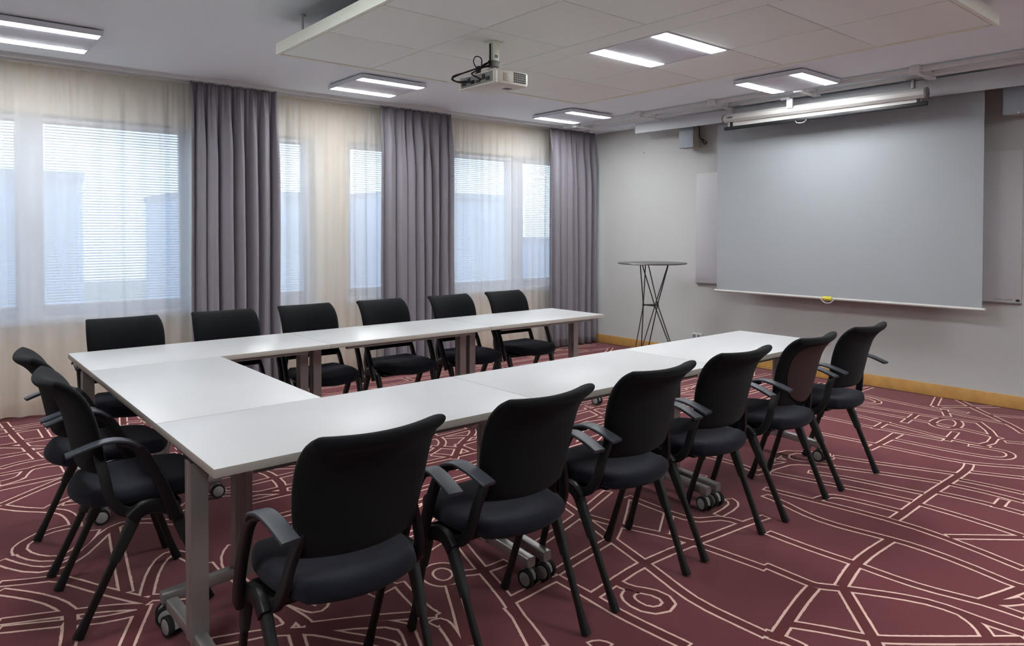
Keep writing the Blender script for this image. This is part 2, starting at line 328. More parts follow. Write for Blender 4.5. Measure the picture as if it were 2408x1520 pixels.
# oak skirting
bm = bmesh.new(); bevel_box(bm, XW-.016, XW-.0005, Y0+.001, YW-.001, .0035, .105, b=.003)
struct('baseboard_front', bm, 'oak', 40)
bm = bmesh.new(); bevel_box(bm, X0+.001, XW-.02, YW-.016, YW-.0005, .0035, .105, b=.003)
struct('baseboard_window', bm, 'oak', 40)
# sills
for k, (a, b_) in enumerate(OPEN):
    bm = bmesh.new(); bevel_box(bm, a-.05, b_+.05, YW-.05, YW+.1, .675, .722, b=.004); struct('trim_%d' % (k+3), bm, 'wframe', 40)

# windows with frames, glass and venetian blinds
PANES = [[(-.62, .585), (.745, 1.735), (1.87, 2.835)], [(3.31, 4.26), (4.42, 5.365), (5.585, 6.30)]]
wn = 0
for (a, b_), panes in zip(OPEN, PANES):
    wn += 1
    bm = bmesh.new(); y0, y1 = YW+.10, YW+.17; z0, z1 = .785, 2.205
    bevel_box(bm, a, b_, y0, y1, .722, z0); bevel_box(bm, a, b_, y0, y1, z1, ZT)
    xx = [a] + [v for q in panes for v in q] + [b_]
    for i in range(0, len(xx), 2): bevel_box(bm, xx[i], xx[i+1], y0, y1, z0, z1)
    for (p, q) in panes:                                     # glazing beads
        for (u0, u1, v0, v1) in ((p, p+.012, z0, z1), (q-.012, q, z0, z1), (p, q, z0, z0+.012), (p, q, z1-.012, z1)):
            bevel_box(bm, u0, u1, y0-.012, y0+.002, v0, v1)
    win = struct('window_%d' % wn, bm, 'wframe')
    for (p, q) in panes:
        box_obj('window_pane', (p-.005, q+.005, y0+.03, y0+.036, z0-.005, z1+.005), 'glass', win)
    bm = bmesh.new()
    hx = panes[1][0]-.05
    bevel_box(bm, hx-.012, hx+.012, y0-.03, y0-.001, 1.38, 1.44, b=.003); bevel_box(bm, hx-.01, hx+.01, y0-.045, y0-.028, 1.30, 1.43, b=.004)
    build('window_handle', bm, 'steel', win, 40)
BL = ['left edge of the photo', 'wide pane left of the first grey curtain', 'narrow strip right of the first grey curtain', 'strip just left of the middle grey curtain', 'pane right of the middle grey curtain', 'bright pane beside the right grey curtain']
bi = 0
for panes in PANES:
    for (p, q) in panes:
        t = thing('venetian_blind', 'pale venetian blind seen through the sheer, ' + BL[bi], 'blind', (0, 0, 0), 0, 'venetian blinds in the windows'); bi += 1
        yb = YW+.055
        box_obj('headrail', (p+.01, q-.01, yb-.014, yb+.014, 2.205, 2.235), 'blind', t, b=.003)
        bm = bmesh.new(); z = 2.19
        while z > .83:
            c = math.cos(R(28)); s = -math.sin(R(28)); wd = .0105
            v = [bm.verts.new((x, yb+k*wd*c, z-k*wd*s)) for x, k in ((p+.012, -1), (q-.012, -1), (q-.012, 1), (p+.012, 1))]
            vm = [bm.verts.new((x, yb, z+.002)) for x in (p+.012, q-.012)]
            bm.faces.new((v[0], v[1], vm[1], vm[0])); bm.faces.new((vm[0], vm[1], v[2], v[3]))
            z -= .0215
        sl = build('slats', bm, 'blind', t)
        box_obj('bottom_rail', (p+.012, q-.012, yb-.012, yb+.012, .80, .815), 'blind', t, b=.003)
        bm = bmesh.new()
        nn = 3 if q-p > .8 else 2
        for k in range(nn):
            xk = p + (q-p)*(k+.5)/nn
            cyl(bm, (xk, yb-.013, .81), (xk, yb-.013, 2.21), .0012, 5); cyl(bm, (xk, yb+.013, .81), (xk, yb+.013, 2.21), .0012, 5)
        build('ladder_cord', bm, 'blind', t)

# outdoors: ground and two pale buildings
bm = bmesh.new(); bevel_box(bm, -60, 80, 7, 120, -6.2, -6.0); tag(build('ground', bm, 'ground'), 'pale ground outside the windows', 'ground', kind='structure')
def building(x0, x1, y0, y1, zt, label):
    t = thing('building', label, 'building', ((x0+x1)/2, y0, -6))
    t.location = (0, 0, 0)
    box_obj('wall', (x0, x1, y0, y1, -6, zt), 'outwall', t)
    box_obj('roof', (x0-.02, x1+.02, y0-.3, y1+.3, zt, zt+.35), 'outroof', t)
    zz = zt-2.6
    while zz > -5:
        xk = x0+1
        while xk < x1-1.6:
            box_obj('window', (xk, xk+1.3, y0-.04, y0+.05, zz, zz+1.4), 'outglass', t); xk += 2.6
        zz -= 3
building(-9, 1.2, 30, 38, 4.9, 'pale blue building outside beyond the left window')
building(1.27, 5.2, 33, 42, 3.4, 'narrow pale building outside at the right of the widest pane')
building(10, 16.5, 34, 44, 3.0, 'pale building outside behind the first grey curtain')
building(21, 30, 36, 46, 3.4, 'pale building outside beyond the pane right of the middle grey curtain')
building(33, 50, 34, 44, .6, 'low building with grey roof outside the right window')

# ------------------------------------------------------------------ curtains
bm = bmesh.new()
bevel_box(bm, X0+.01, XW-.01, 6.035, 6.065, 2.592, 2.6195); bevel_box(bm, X0+.01, XW-.01, 6.185, 6.215, 2.592, 2.6195)
bevel_box(bm, X0+.01, XW-.01, 6.02, 6.23, 2.611, 2.6198)
tag(build('curtain_track', bm, 'track'), 'long white double curtain track under the ceiling along the windows', 'curtain track')
def curtain(name, mk, x0, x1, yc, z0, z1, folds, amp, label, cat, group, seed, flare=0, top_amp=.012, nz=36, per=14, hook_every=2, thick=.0015):
    g = random.Random(seed); nx = folds*per
    t = thing(name, label, cat, ((x0+x1)/2, yc, z0), 0, group)
    am = [g.uniform(.65, 1.2) for _ in range(folds+1)]; wd = [g.uniform(.7, 1.3) for _ in range(folds)]
    sw = sum(wd); cum = [0]
    for q in wd: cum.append(cum[-1]+q/sw)
    dr = [g.uniform(.12, .4) for _ in range(folds+1)]
    bm = bmesh.new(); grid = []
    for j in range(nz+1):
        v = j/nz; v = v**1.3; z = z1-(z1-z0)*v; row = []                 # v = 0 at the top
        for i in range(nx+1):
            s = i/per; k = min(int(s), folds-1); f = s-k
            u = cum[k]+(cum[k+1]-cum[k])*f
            a = am[k]*(1-f)+am[k+1]*f
            dro = dr[k]*(1-f)+dr[k+1]*f
            bl = min(1, v/(dro*.8)); bl = bl*bl*(3-2*bl)
            big = math.sin(2*math.pi*f); bigy = -math.cos(2*math.pi*f)
            y = (amp*a*(bigy+.25*math.sin(4*math.pi*f+k)))*(.3+.7*bl) + top_amp*(1-bl)*math.cos(2*math.pi*f*3+k)
            xx = x0+(x1-x0)*u; wfl = flare*(v-.15)*(u-.5)*2
            row.append(bm.verts.new((xx+amp*.38*big*bl*a+wfl*(x1-x0)*.5 + .006*math.sin(v*7+k)*v - (x0+x1)/2, y + .01*math.sin(v*5+k*1.7)*v, z-z0 + (.006*math.sin(u*37+seed) if j == nz else 0))))
        grid.append(row)
    for j in range(nz):
        for i in range(nx): bm.faces.new((grid[j][i], grid[j][i+1], grid[j+1][i+1], grid[j+1][i]))
    o = build('cloth', bm, mk, t, 180)
    if thick:
        so = o.modifiers.new('cloth_thickness', 'SOLIDIFY'); so.thickness = thick
    n = folds*hook_every
    bm = bmesh.new()
    for k in range(n+1):
        xk = -(x1-x0)/2+.01+(x1-x0-.02)*k/n
        cyl(bm, (xk, 0, z1-z0-.012), (xk, 0, 2.591-z0), .0028, 6)
    build('hooks', bm, 'pale', t, 60)
    return t
GG = 'grey curtains'; SG = 'sheer curtains'
curtain('grey_curtain', 'grey_curtain', 1.705, 2.42, 6.05, .016, 2.585, 7, .056, 'mauve grey pleated curtain nearest the camera, right of the widest window', 'curtain', GG, 3, .03)
curtain('grey_curtain', 'grey_curtain', 3.43, 4.27, 6.05, .016, 2.585, 8, .056, 'middle mauve grey pleated curtain, behind the third and fourth chair of the window row', 'curtain', GG, 5, .04)
curtain('grey_curtain', 'grey_curtain', 5.67, 6.43, 6.05, .016, 2.585, 7, .056, 'mauve grey pleated curtain in the room corner by the tall bar table', 'curtain', GG, 9, .02)
curtain('sheer_curtain', 'sheer', -1.3, 1.80, 6.20, .03, 2.585, 19, .020, 'wide cream sheer curtain over the widest window at the left', 'sheer curtain', SG, 12, 0, .010, 26, 10, 1, 0)
curtain('sheer_curtain', 'sheer', 2.30, 3.55, 6.20, .03, 2.585, 11, .020, 'cream sheer curtain between the first and middle grey curtains', 'sheer curtain', SG, 14, 0, .010, 26, 10, 1, 0)
curtain('sheer_curtain', 'sheer', 4.15, 5.80, 6.20, .03, 2.585, 15, .018, 'cream sheer curtain between the middle and the corner grey curtains', 'sheer curtain', SG, 17, 0, .010, 26, 10, 1, 0)

# ------------------------------------------------------------------ ceiling lights
def ceiling_light(x0, y0, zb, label, h=.032, sx=.60, sy=.595):
    t = thing('ceiling_light', label, 'ceiling light', (x0+sx/2, y0+sy/2, zb), 0, 'square twin strip ceiling lights')
    hx, hy = sx/2, sy/2
    bm = bmesh.new()
    s0 = .105
    bevel_box(bm, -hx, hx, -hy, -hy+.012, 0, h); bevel_box(bm, -hx, hx, hy-.012, hy, 0, h)
    bevel_box(bm, -hx, -hx+.012, -hy+.012, hy-.012, 0, h); bevel_box(bm, hx-.012, hx, -hy+.012, hy-.012, 0, h)
    bevel_box(bm, -hx+.012, hx-.012, -hy+.012, hy-.012, h*.55, h*.8)
    build('housing', bm, 'lampbody', t)
    bm = bmesh.new(); bevel_box(bm, -hx+.012, hx-.012, -hy+s0+.012, hy-s0-.012, .001, h*.5, b=.002); build('centre_panel', bm, 'lampbody', t, 40)
    for s in (-1, 1):
        bm = bmesh.new(); a, b_ = sorted((s*(hy-.013), s*(hy-s0-.011)))
        bevel_box(bm, -hx+.013, hx-.013, a, b_, .002, .010); o = build('diffuser', bm, 'lit', t)
    if h < .05:
        bm = bmesh.new()
        for k in (-1, 1): cyl(bm, (k*.2, 0, h*.7), (k*.2, 0, (CZ if y0 > 1.3 else 2.534)-zb-.0005), .02, 12)
        build('spacer', bm, 'dk', t, 40)
    return t
ceiling_light(.305, 4.99, 2.578, 'twin strip ceiling light at the left edge above the widest window')
ceiling_light(2.69, 5.015, 2.578, 'twin strip ceiling light left of the projector, in front of the sheers')
ceiling_light(5.05, 5.06, 2.578, 'small twin strip ceiling light nearest the room corner')
ceiling_light(5.15, 2.70, 2.578, 'twin strip ceiling light above the projection screens')

ceiling_light(.305, 2.55, 2.578, 'unseen twin strip light added to brighten the room, above the left table end, outside the top of the picture')  # unseen lights like the visible ones, added because those alone leave the room dark
ceiling_light(-.9, .2, 2.498, 'unseen twin strip light added to brighten the near end of the room, behind the camera')
ceiling_light(2.69, -.3, 2.498, 'unseen twin strip light added to brighten the room, over the open carpet on the right, outside the picture')
ceiling_light(4.75, -.15, 2.498, 'unseen twin strip light added to brighten the room, by the right end of the front wall, outside the picture')

# ------------------------------------------------------------------ suspended ceiling canopy
CB = 2.405
xs_c = [1.650, 2.235, 2.812, 2.985, 3.560, 4.130]; ys_c = [4.045, 3.445, 2.875, 2.300, 1.740, 1.180]
t = thing('ceiling_canopy', 'suspended white ceiling canopy of square tiles above the tables', 'ceiling panel', (2.9, 2.6, CB))
Lc = (2.9, 2.6)
def cbox(bm, a, b_, c, d, z0, z1, b=0): bevel_box(bm, a-Lc[0], b_-Lc[0], c-Lc[1], d-Lc[1], z0, z1, b)
bm = bmesh.new(); fx0, fx1, fy0, fy1 = xs_c[0]-.005, xs_c[-1]+.005, ys_c[-1]-.005, ys_c[0]+.005
cbox(bm, fx0-.02, fx0, fy0-.02, fy1+.02, 0, .064); cbox(bm, fx1, fx1+.02, fy0-.02, fy1+.02, 0, .064)
cbox(bm, fx0, fx1, fy0-.02, fy0, 0, .064); cbox(bm, fx0, fx1, fy1, fy1+.02, 0, .064)
build('frame', bm, 'tframe', t)
bm = bmesh.new(); cbox(bm, fx0, fx1, fy0, fy1, .022, .05); build('backing', bm, 'dark_gap', t)
bm = bmesh.new(); cbox(bm, xs_c[2]+.003, xs_c[3]-.003, fy0, fy1, .003, .02); build('centre_strip', bm, 'tile', t)
for i in (0, 1, 3, 4):
    for j in range(5):
        if i == 3 and j == 2: continue
        bm = bmesh.new(); cbox(bm, xs_c[i]+.0042, xs_c[i+1]-.0042, ys_c[j+1]+.0042, ys_c[j]-.0042, .003, .021, b=.002)
        build('ceiling_tile', bm, 'tile', t, 40)
bm = bmesh.new()
for xk in xs_c[:1]+xs_c[1:]:
    cbox(bm, xk-.0017, xk+.0017, fy0, fy1, .0085, .022)
for yk in ys_c: cbox(bm, fx0, fx1, yk-.0017, yk+.0017, .0085, .022)
build('grid_rails', bm, 'tframe', t)
for (px, py) in ((1.72, 3.91), (4.06, 3.91), (1.72, 1.32), (4.06, 1.32), (2.9, 3.91)):
    bm = bmesh.new(); cyl(bm, (px-Lc[0], py-Lc[1], .05), (px-Lc[0], py-Lc[1], CZ-CB-.0005), .006, 10)
    cyl(bm, (px-Lc[0], py-Lc[1], CZ-CB-.012), (px-Lc[0], py-Lc[1], CZ-CB-.0005), .018, 12)
    build('suspension_rod', bm, 'track', t, 40)
ceiling_light(2.987, 2.302, CB+.0, 'twin strip light set flush in the suspended canopy beside the projector', h=.02, sx=.571, sy=.571)

# ------------------------------------------------------------------ projector
def projector():
    x0, x1, y0, y1, z0, z1 = 2.318, 2.552, 2.892, 3.200, 2.153, 2.229
    cx, cy_ = 2.435, 3.045
    t = thing('projector', 'pale ceiling projector with vent grille and black cables below the canopy', 'projector', (cx, cy_, z0))
    def L(x, y, z): return (x-cx, y-cy_, z-z0)
    bm = bmesh.new()
    bevel_box(bm, x0+.012-cx, x1-cx, y0-cy_, y1-cy_, 0, z1-z0, b=.012)
    bevel_box(bm, x0-cx-.004, x0+.02-cx, y0-cy_, y0-cy_+.012, .0, z1-z0-.01, b=.003)
    bevel_box(bm, x0-cx-.004, x0+.02-cx, y1-cy_-.012, y1-cy_, .0, z1-z0-.01, b=.003)
    bevel_box(bm, x0-cx-.004, x0+.02-cx, y0-cy_, y1-cy_, -.001, .006, b=.002)
    body = build('case', bm, 'projector', t, 40)
    bm = bmesh.new(); bevel_box(bm, x0+.006-cx, x0+.014-cx, y0+.02-cy_, y1-.02-cy_, .01, z1-z0-.012); rear = build('connector_panel', bm, 'midgrey', t)
    bm = bmesh.new()
    for k, (yy, zz, wd, hh) in enumerate(((.03, .02, .03, .02), (.07, .03, .022, .026), (.11, .02, .035, .014), (.16, .02, .03, .02), (.2, .035, .02, .02), (.24, .02, .03, .03))):
        bevel_box(bm, x0+.002-cx, x0+.008-cx, y0+.02+yy-cy_, y0+.02+yy+wd-cy_, zz, zz+hh)
    build('sockets', bm, 'dk', rear)
    bm = bmesh.new()
    for i in range(6):
        for j in range(5):
            xa = x1-.018-(i+1)*.0148; za = .014+j*.0112
            bevel_box(bm, xa-cx+.0025, xa-cx+.0145, y0-.0012-cy_, y0+.004-cy_, za, za+.0085)
    build('vent_grille', bm, 'dk', t)
    bm = bmesh.new(); bevel_box(bm, x0+.055-cx, x0+.105-cx, y0-.002-cy_, y0+.004-cy_, .012, .058, b=.004); build('lamp_cover', bm, 'speaker_side', t, 40)
    bm = bmesh.new(); cyl(bm, (x1-cx-.004, .05, .04), (x1-cx+.02, .05, .04), .03, 24); build('lens', bm, 'dk', t, 40)
    bm = bmesh.new(); bevel_box(bm, .03, .07, -.07, -.035, -.003, .0005, b=.001); build('foot_recess', bm, 'midgrey', t, 40)
    bm = bmesh.new(); H = CB-z0
    bevel_box(bm, -.036, .036, -.036, .036, H-.004, H-.0005)
    bevel_box(bm, -.021, .021, -.021, .021, H-.105, H-.004, b=.002)
    m_ = build('ceiling_mount', bm, 'tframe', t, 40)
    bm = bmesh.new(); bevel_box(bm, -.024, .024, -.024, .024, H-.135, H-.100, b=.003); bevel_box(bm, -.010, .010, -.023, -.0205, H-.085, H-.07)
    build('clamp', bm, 'midgrey', m_, 40)
    bm = bmesh.new(); cyl(bm, (0, 0, z1-z0+.008), (0, 0, H-.13), .013, 16)
    for a in range(3):
        an = R(90+a*120); cyl(bm, (0, 0, z1-z0+.02), (.11*math.cos(an), .11*math.sin(an), z1-z0+.002), .008, 8)
    cyl(bm, (0, 0, z1-z0+.004), (0, 0, z1-z0+.028), .03, 18)
    build('mount_arm', bm, 'steel', m_, 40)
    paths = [
     [(-.03, -.005, H-.01), (-.03, -.005, H-.09), (-.032, .0, H-.13), (-.06, .05, z1-z0+.04), (-.13, .12, .085), (-.175, .15, .055), (-.15, .10, .03), (-.118, .03, .03)],
     [(-.027, .005, H-.10), (-.045, .03, z1-z0+.05), (-.12, .10, .09), (-.165, .155, .07), (-.16, .13, .04), (-.118, .07, .038)],
     [(-.03, .0, H-.11), (-.05, .02, z1-z0+.055), (-.10, .03, .09), (-.15, .0, .06), (-.118, -.04, .03)],
     [(-.02, .02, H-.12), (-.06, .06, H-.14), (-.075, .085, H-.10), (-.065, .075, H-.07), (-.045, .05, H-.09), (-.05, .06, H-.16), (-.06, .07, z1-z0+.02), (-.118, .09, .03)]]
    for k, p in enumerate(paths):
        bm = bmesh.new(); sweep(bm, smooth_path(p, 6), circ(.0042 if k < 3 else .003, 8), Vector((.3, .4, .86)).normalized()); build('cable', bm, 'rubber', t, 60)
    bm = bmesh.new(); bevel_box(bm, -.066, -.050, .05, .075, H-.165, H-.125, b=.003); build('cable_adapter', bm, 'dk', t, 40)
projector()

# ------------------------------------------------------------------ front wall equipment
t = thing('whiteboard', 'wide white wall board behind the large screen, its ends showing left and right', 'whiteboard', (XW, 3.11, .825))
box_obj('board', (-.018, -.0006, 1.633-3.11, 4.59-3.11, 0, 1.178), 'board', t, b=.002)
bm = bmesh.new(); bevel_box(bm, -.024, -.0006, 1.633-3.11, 4.59-3.11, -.008, .001, b=.001); build('bottom_ledge', bm, 'midgrey', t, 40)
bm = bmesh.new(); bevel_box(bm, -.0195, -.0175, 1.642-3.11, 1.668-3.11, .010, .028); build('corner_badge', bm, 'dk', t)
bm = bmesh.new()
for a in (0, .065): bevel_box(bm, -.0192, -.0175, 1.69+a-3.11, 1.745+a-3.11, .018, .026)
build('faint_print', bm, 'hub', t)
# large projection screen
t = thing('projection_screen', 'large lowered projection screen with pale grey cloth', 'projection screen', (6.25, 3.0, .78))
bm = bmesh.new(); bevel_box(bm, -.001, .001, 1.826-3, 4.175-3, .0, 1.745); build('cloth', bm, 'screen', t)
bm = bmesh.new(); sweep(bm, [(0, 1.803-3, -.004), (0, 4.20-3, -.004)], circ(.012, 12), Vector((1, 0, 0))); bb = build('bottom_bar', bm, 'screen_edge', t, 40)
bm = bmesh.new(); cyl(bm, (-.008, 2.985-3, -.004), (-.008, 3.065-3, -.004), .019, 14); build('yellow_grip', bm, 'yellow', bb, 40)['label'] = 'yellow grip on the bottom bar'
bm = bmesh.new(); sweep(bm, smooth_path([(-.012, 2.965-3, -.01), (-.014, 2.99-3, -.035), (-.014, 3.025-3, -.045), (-.014, 3.06-3, -.035), (-.012, 3.085-3, -.01)], 5), circ(.004, 8), Vector((1, 0, 0))); build('pull_handle', bm, 'pale', bb, 60)
bm = bmesh.new(); sweep(bm, [(.02, 1.77-3, 1.755), (.02, 4.23-3, 1.755)], circ(.042, 16), Vector((1, 0, 0))); build('casing', bm, 'screen_edge', t, 40)
# valance board in front of it
bm = bmesh.new()
v = []
for (yy, za, zb) in ((1.335, 2.438, 2.584), (5.19, 2.472, 2.584)):
    v.append([bm.verts.new((x, yy, z)) for x, z in ((6.172, za), (6.188, za), (6.188, zb), (6.172, zb))])
for k in range(4): bm.faces.new((v[0][k], v[0][(k+1) % 4], v[1][(k+1) % 4], v[1][k]))
bm.faces.new(list(reversed(v[0]))); bm.faces.new(v[1])
tag(build('valance_board', bm, 'valance'), 'long white board hanging under the ceiling in front of the large screen', 'valance')
# ceiling rails with brackets
t = thing('ceiling_rail_frame', 'white double rail frame under the ceiling in front of the screens', 'ceiling rail', (5.9, 3.5, 2.56))
bm = bmesh.new()
for x_, dz in ((5.80, 0), (6.02, -.004)):
    bevel_box(bm, x_-5.9-.012, x_-5.9+.012, 1.33-3.5, 5.95-3.5, .016+dz, .040+dz)
    bevel_box(bm, x_-5.9-.022, x_-5.9+.022, 1.33-3.5, 5.95-3.5, .040+dz, .046+dz)
build('rails', bm, 'track', t)
for yy in (5.72, 4.80, 3.92, 3.06, 2.14):
    bm = bmesh.new(); bevel_box(bm, -.15, .18, yy-3.5-.02, yy-3.5+.02, .004, .016, b=.003)
    bevel_box(bm, -.16, -.12, yy-3.5-.035, yy-3.5+.035, .0, .059, b=.003)
    bevel_box(bm, .10, .20, yy-3.5-.03, yy-3.5+.03, .002, .059, b=.003)
    build('bracket', bm, 'track', t, 40)
# small roll-up screen
t = thing('projection_screen', 'small rolled-up projection screen with black bottom bar, hanging above the large one', 'projection screen', (6.0, 3.035, 2.37))
ya, yb_ = 3.925-3.035, 2.15-3.035
oct_ = circ(.042, 8)
bm = bmesh.new(); sweep(bm, [(0, ya, .092), (0, yb_, .080)], oct_, Vector((.92, 0, .38)).normalized()); cs = build('casing', bm, 'screen_edge', t, 30)
for y_, s, z_ in ((ya, 1, .092), (yb_, -1, .080)):
    bm = bmesh.new(); cyl(bm, (0, y_, z_), (0, y_+s*.014, z_), .045, 8); build('end_cap', bm, 'midgrey', t, 30)
    bm = bmesh.new(); bevel_box(bm, -.014, .014, y_-s*.09-.011, y_-s*.09+.011, .128, .204, b=.002); bevel_box(bm, -.02, .02, y_-s*.09-.07, y_-s*.09+.05, .196, .2015, b=.002)
    build('hanging_bracket', bm, 'alu', t, 40)
bm = bmesh.new(); bevel_box(bm, -.0015, .0015, yb_+.03, ya-.03, .004, .06); build('cloth', bm, 'screen_edge', t)
bm = bmesh.new(); sweep(bm, [(0, ya+.005, -.004), (0, yb_-.012, -.002)], rrect(.026, .032, .006), Vector((1, 0, 0)))
for y_ in (ya-.07, yb_+.05): bevel_box(bm, -.008, .008, y_-.012, y_+.012, -.002, .052)
build('bottom_bar', bm, 'black', t, 40)
bm = bmesh.new(); bevel_box(bm, -.052, -.030, .18, .235, .10, .185, b=.003); bevel_box(bm, -.06, -.02, .20, .29, .180, .20, b=.003); build('centre_bracket', bm, 'valance', t, 40)
bm = bmesh.new(); sweep(bm, smooth_path([(-.012, .07, -.012), (-.014, .085, -.03), (-.014, .12, -.036), (-.014, .155, -.03), (-.012, .17, -.012)], 5), circ(.0028, 6), Vector((1, 0, 0))); build('pull_handle', bm, 'pale', t, 60)
# badge: dark oval with pale strokes
bm = bmesh.new()
o_ = []
for k in range(24):
    a = 2*math.pi*k/24; o_.append(bm.verts.new((-.0425, ya-.075+.034*math.cos(a), .094+.0085*math.sin(a))))
ext = bmesh.ops.extrude_face_region(bm, geom=[bm.faces.new(o_)]); bmesh.ops.translate(bm, vec=(-.002, 0, 0), verts=[e for e in ext['geom'] if isinstance(e, bmesh.types.BMVert)])
bd = build('oval_badge', bm, 'dk', cs)
bm = bmesh.new()
for k in range(5):
    yk = ya-.053-k*.011; r_ = []
    sweep(bm, [(-.0462, yk+.0035*math.cos(a_*math.pi/4), .094+.0045*math.sin(a_*math.pi/4)) for a_ in range(8)], circ(.0007, 5), Vector((1, 0, 0)))
build('badge_lettering', bm, 'pale', bd)

# wall loudspeakers
def speaker(y, z, rz, label):
    t = thing('loudspeaker', label, 'loudspeaker', (6.345, y, z), rz, 'wall loudspeakers beside the screens')
    bm = bmesh.new(); bevel_box(bm, -.02, .09, -.085, .085, -.115, .135, b=.012); c_ = build('case', bm, 'speaker_side', t, 40)
    bm = bmesh.new(); bevel_box(bm, -.05, -.018, -.095, .095, -.12, .14, b=.018); build('grille', bm, 'speaker', t, 40)
    bm = bmesh.new(); cyl(bm, (-.052, -.01, -.108), (-.047, -.01, -.108), .006, 10); build('indicator', bm, 'valance', t, 40)
    bm = bmesh.new(); bevel_box(bm, .085, .145, -.02, .02, -.02, .02, b=.003); build('wall_bracket', bm, 'dk', t, 40)
    return t
s1 = speaker(4.60, 2.385, 0, 'grey loudspeaker on the wall left of the large screen')
bm = bmesh.new(); sweep(bm, smooth_path([(.05, -.10, .14), (.05, -.104, .05), (.06, -.10, -.005), (.10, -.115, -.03), (.12, -.145, -.06), (.10, -.13, -.075), (.09, -.11, -.03)], 5), circ(.0045, 6), Vector((1, 0, 0))); build('cable', bm, 'rubber', s1, 60)
speaker(1.63, 2.37, 0, 'grey loudspeaker at the right edge, right of the large screen')
# socket box on the wall and a small screw
t = thing('wall_socket', 'small white double wall socket low on the front wall behind the near tables', 'socket', (XW, 4.57, .245))
box_obj('cover', (-.03, -.0006, -.06, .06, -.03, .03), 'pale', t, b=.004)
bm = bmesh.new(); bevel_box(bm, -.032, -.029, -.045, -.01, -.016, .016, b=.001); bevel_box(bm, -.032, -.029, .01, .045, -.016, .016, b=.001); build('sockets', bm, 'midgrey', t)
bm = bmesh.new(); cyl(bm, (XW-.008, 5.324, 2.29), (XW-.0004, 5.324, 2.29), .006, 8); tag(build('wall_screw', bm, 'midgrey'), 'small grey screw high on the bare wall left of the loudspeaker', 'screw')

# ------------------------------------------------------------------ bar table
t = thing('bar_table', 'tall round dark bar table on crossed black rods in the corner', 'table', (5.78, 4.63, 0))
bm = bmesh.new(); n = 64; ring = [(.35, .0), (.352, .006), (.348, .0125), (.338, .014)]
prev = None; layers = []
for r_, z_ in ((.0, -.0), (.33, 0), (.346, .002), (.352, .008), (.346, .0135), (.0, .0135)):
    layers.append((r_, 1.043+z_))
vv = []
for r_, z_ in layers:
    vv.append([bm.verts.new((0, 0, z_))] if r_ == 0 else [bm.verts.new((r_*math.cos(2*math.pi*k/n), r_*math.sin(2*math.pi*k/n), z_)) for k in range(n)])
for a, b_ in zip(vv, vv[1:]):
    for k in range(n):
        k2 = (k+1) % n
        if len(a) == 1: bm.faces.new((a[0], b_[k], b_[k2]))
        elif len(b_) == 1: bm.faces.new((a[k], a[k2], b_[0]))
        else: bm.faces.new((a[k], a[k2], b_[k2], b_[k]))
M['bartop'] = mat('dark_bar_top', (70, 66, 66), .35, spec=.5)
build('tabletop', bm, 'bartop', t, 40)
WZ, WR, TR, BR = .62, .088, .165, .27
th0 = R(57.9)
for k in range(3):
    tp = th0+k*2*math.pi/3
    for s in (-1, 1):
        wn_ = tp+s*math.pi/3
        P0 = (TR*math.cos(tp+s*.08), TR*math.sin(tp+s*.08), 1.042); P1 = (WR*math.cos(wn_), WR*math.sin(wn_), WZ)
        P2 = (BR*math.cos(tp+s*.10), BR*math.sin(tp+s*.10), .004)
        bm = bmesh.new(); cyl(bm, P0, P1, .0055, 8); cyl(bm, P1, P2, .0055, 8); build('leg_rod', bm, 'blackmetal', t, 60)
bm = bmesh.new()
for k in range(3):
    a0 = th0+math.pi/3+k*2*math.pi/3; a1 = a0+2*math.pi/3
    cyl(bm, (WR*math.cos(a0), WR*math.sin(a0), WZ), (WR*math.cos(a1), WR*math.sin(a1), WZ), .006, 8)
    cyl(bm, (WR*math.cos(a0), WR*math.sin(a0), WZ-.012), (WR*math.cos(a0), WR*math.sin(a0), WZ+.012), .011, 10)
build('waist_ring', bm, 'blackmetal', t, 60)

# ------------------------------------------------------------------ conference tables
def caster(parent, x, y, rz):
    bm = bmesh.new(); mrot = Matrix.Rotation(rz, 4, 'Z')
    sweep(bm, [(-.009, 0, 0), (.009, 0, 0)], [(.032*math.cos(R(a)), .034*math.sin(R(a))) for a in range(-10, 191, 20)] + [(-.02, -.012), (.02, -.012)], Vector((0, 1, 0)))
    bmesh.ops.translate(bm, vec=(0, -.012, .040), verts=bm.verts)
    cyl(bm, (0, 0, .066), (0, 0, .082), .010, 10)
    bmesh.ops.transform(bm, matrix=Matrix.Translation((x, y, 0)) @ mrot, verts=bm.verts)
    c_ = build('caster', bm, 'hub', parent, 40)
    for s in (-1, 1):
        bm = bmesh.new(); cyl(bm, (s*.011, -.016, .0375), (s*.027, -.016, .0375), .0345, 24); cyl(bm, (s*.0272, -.016, .0375), (s*.0295, -.016, .0375), .026, 20, mi=1, r2=.022)
        bmesh.ops.transform(bm, matrix=Matrix.Translation((x, y, 0)) @ mrot, verts=bm.verts)
        build('wheel', bm, ['rubber', 'hub'], c_, 40)
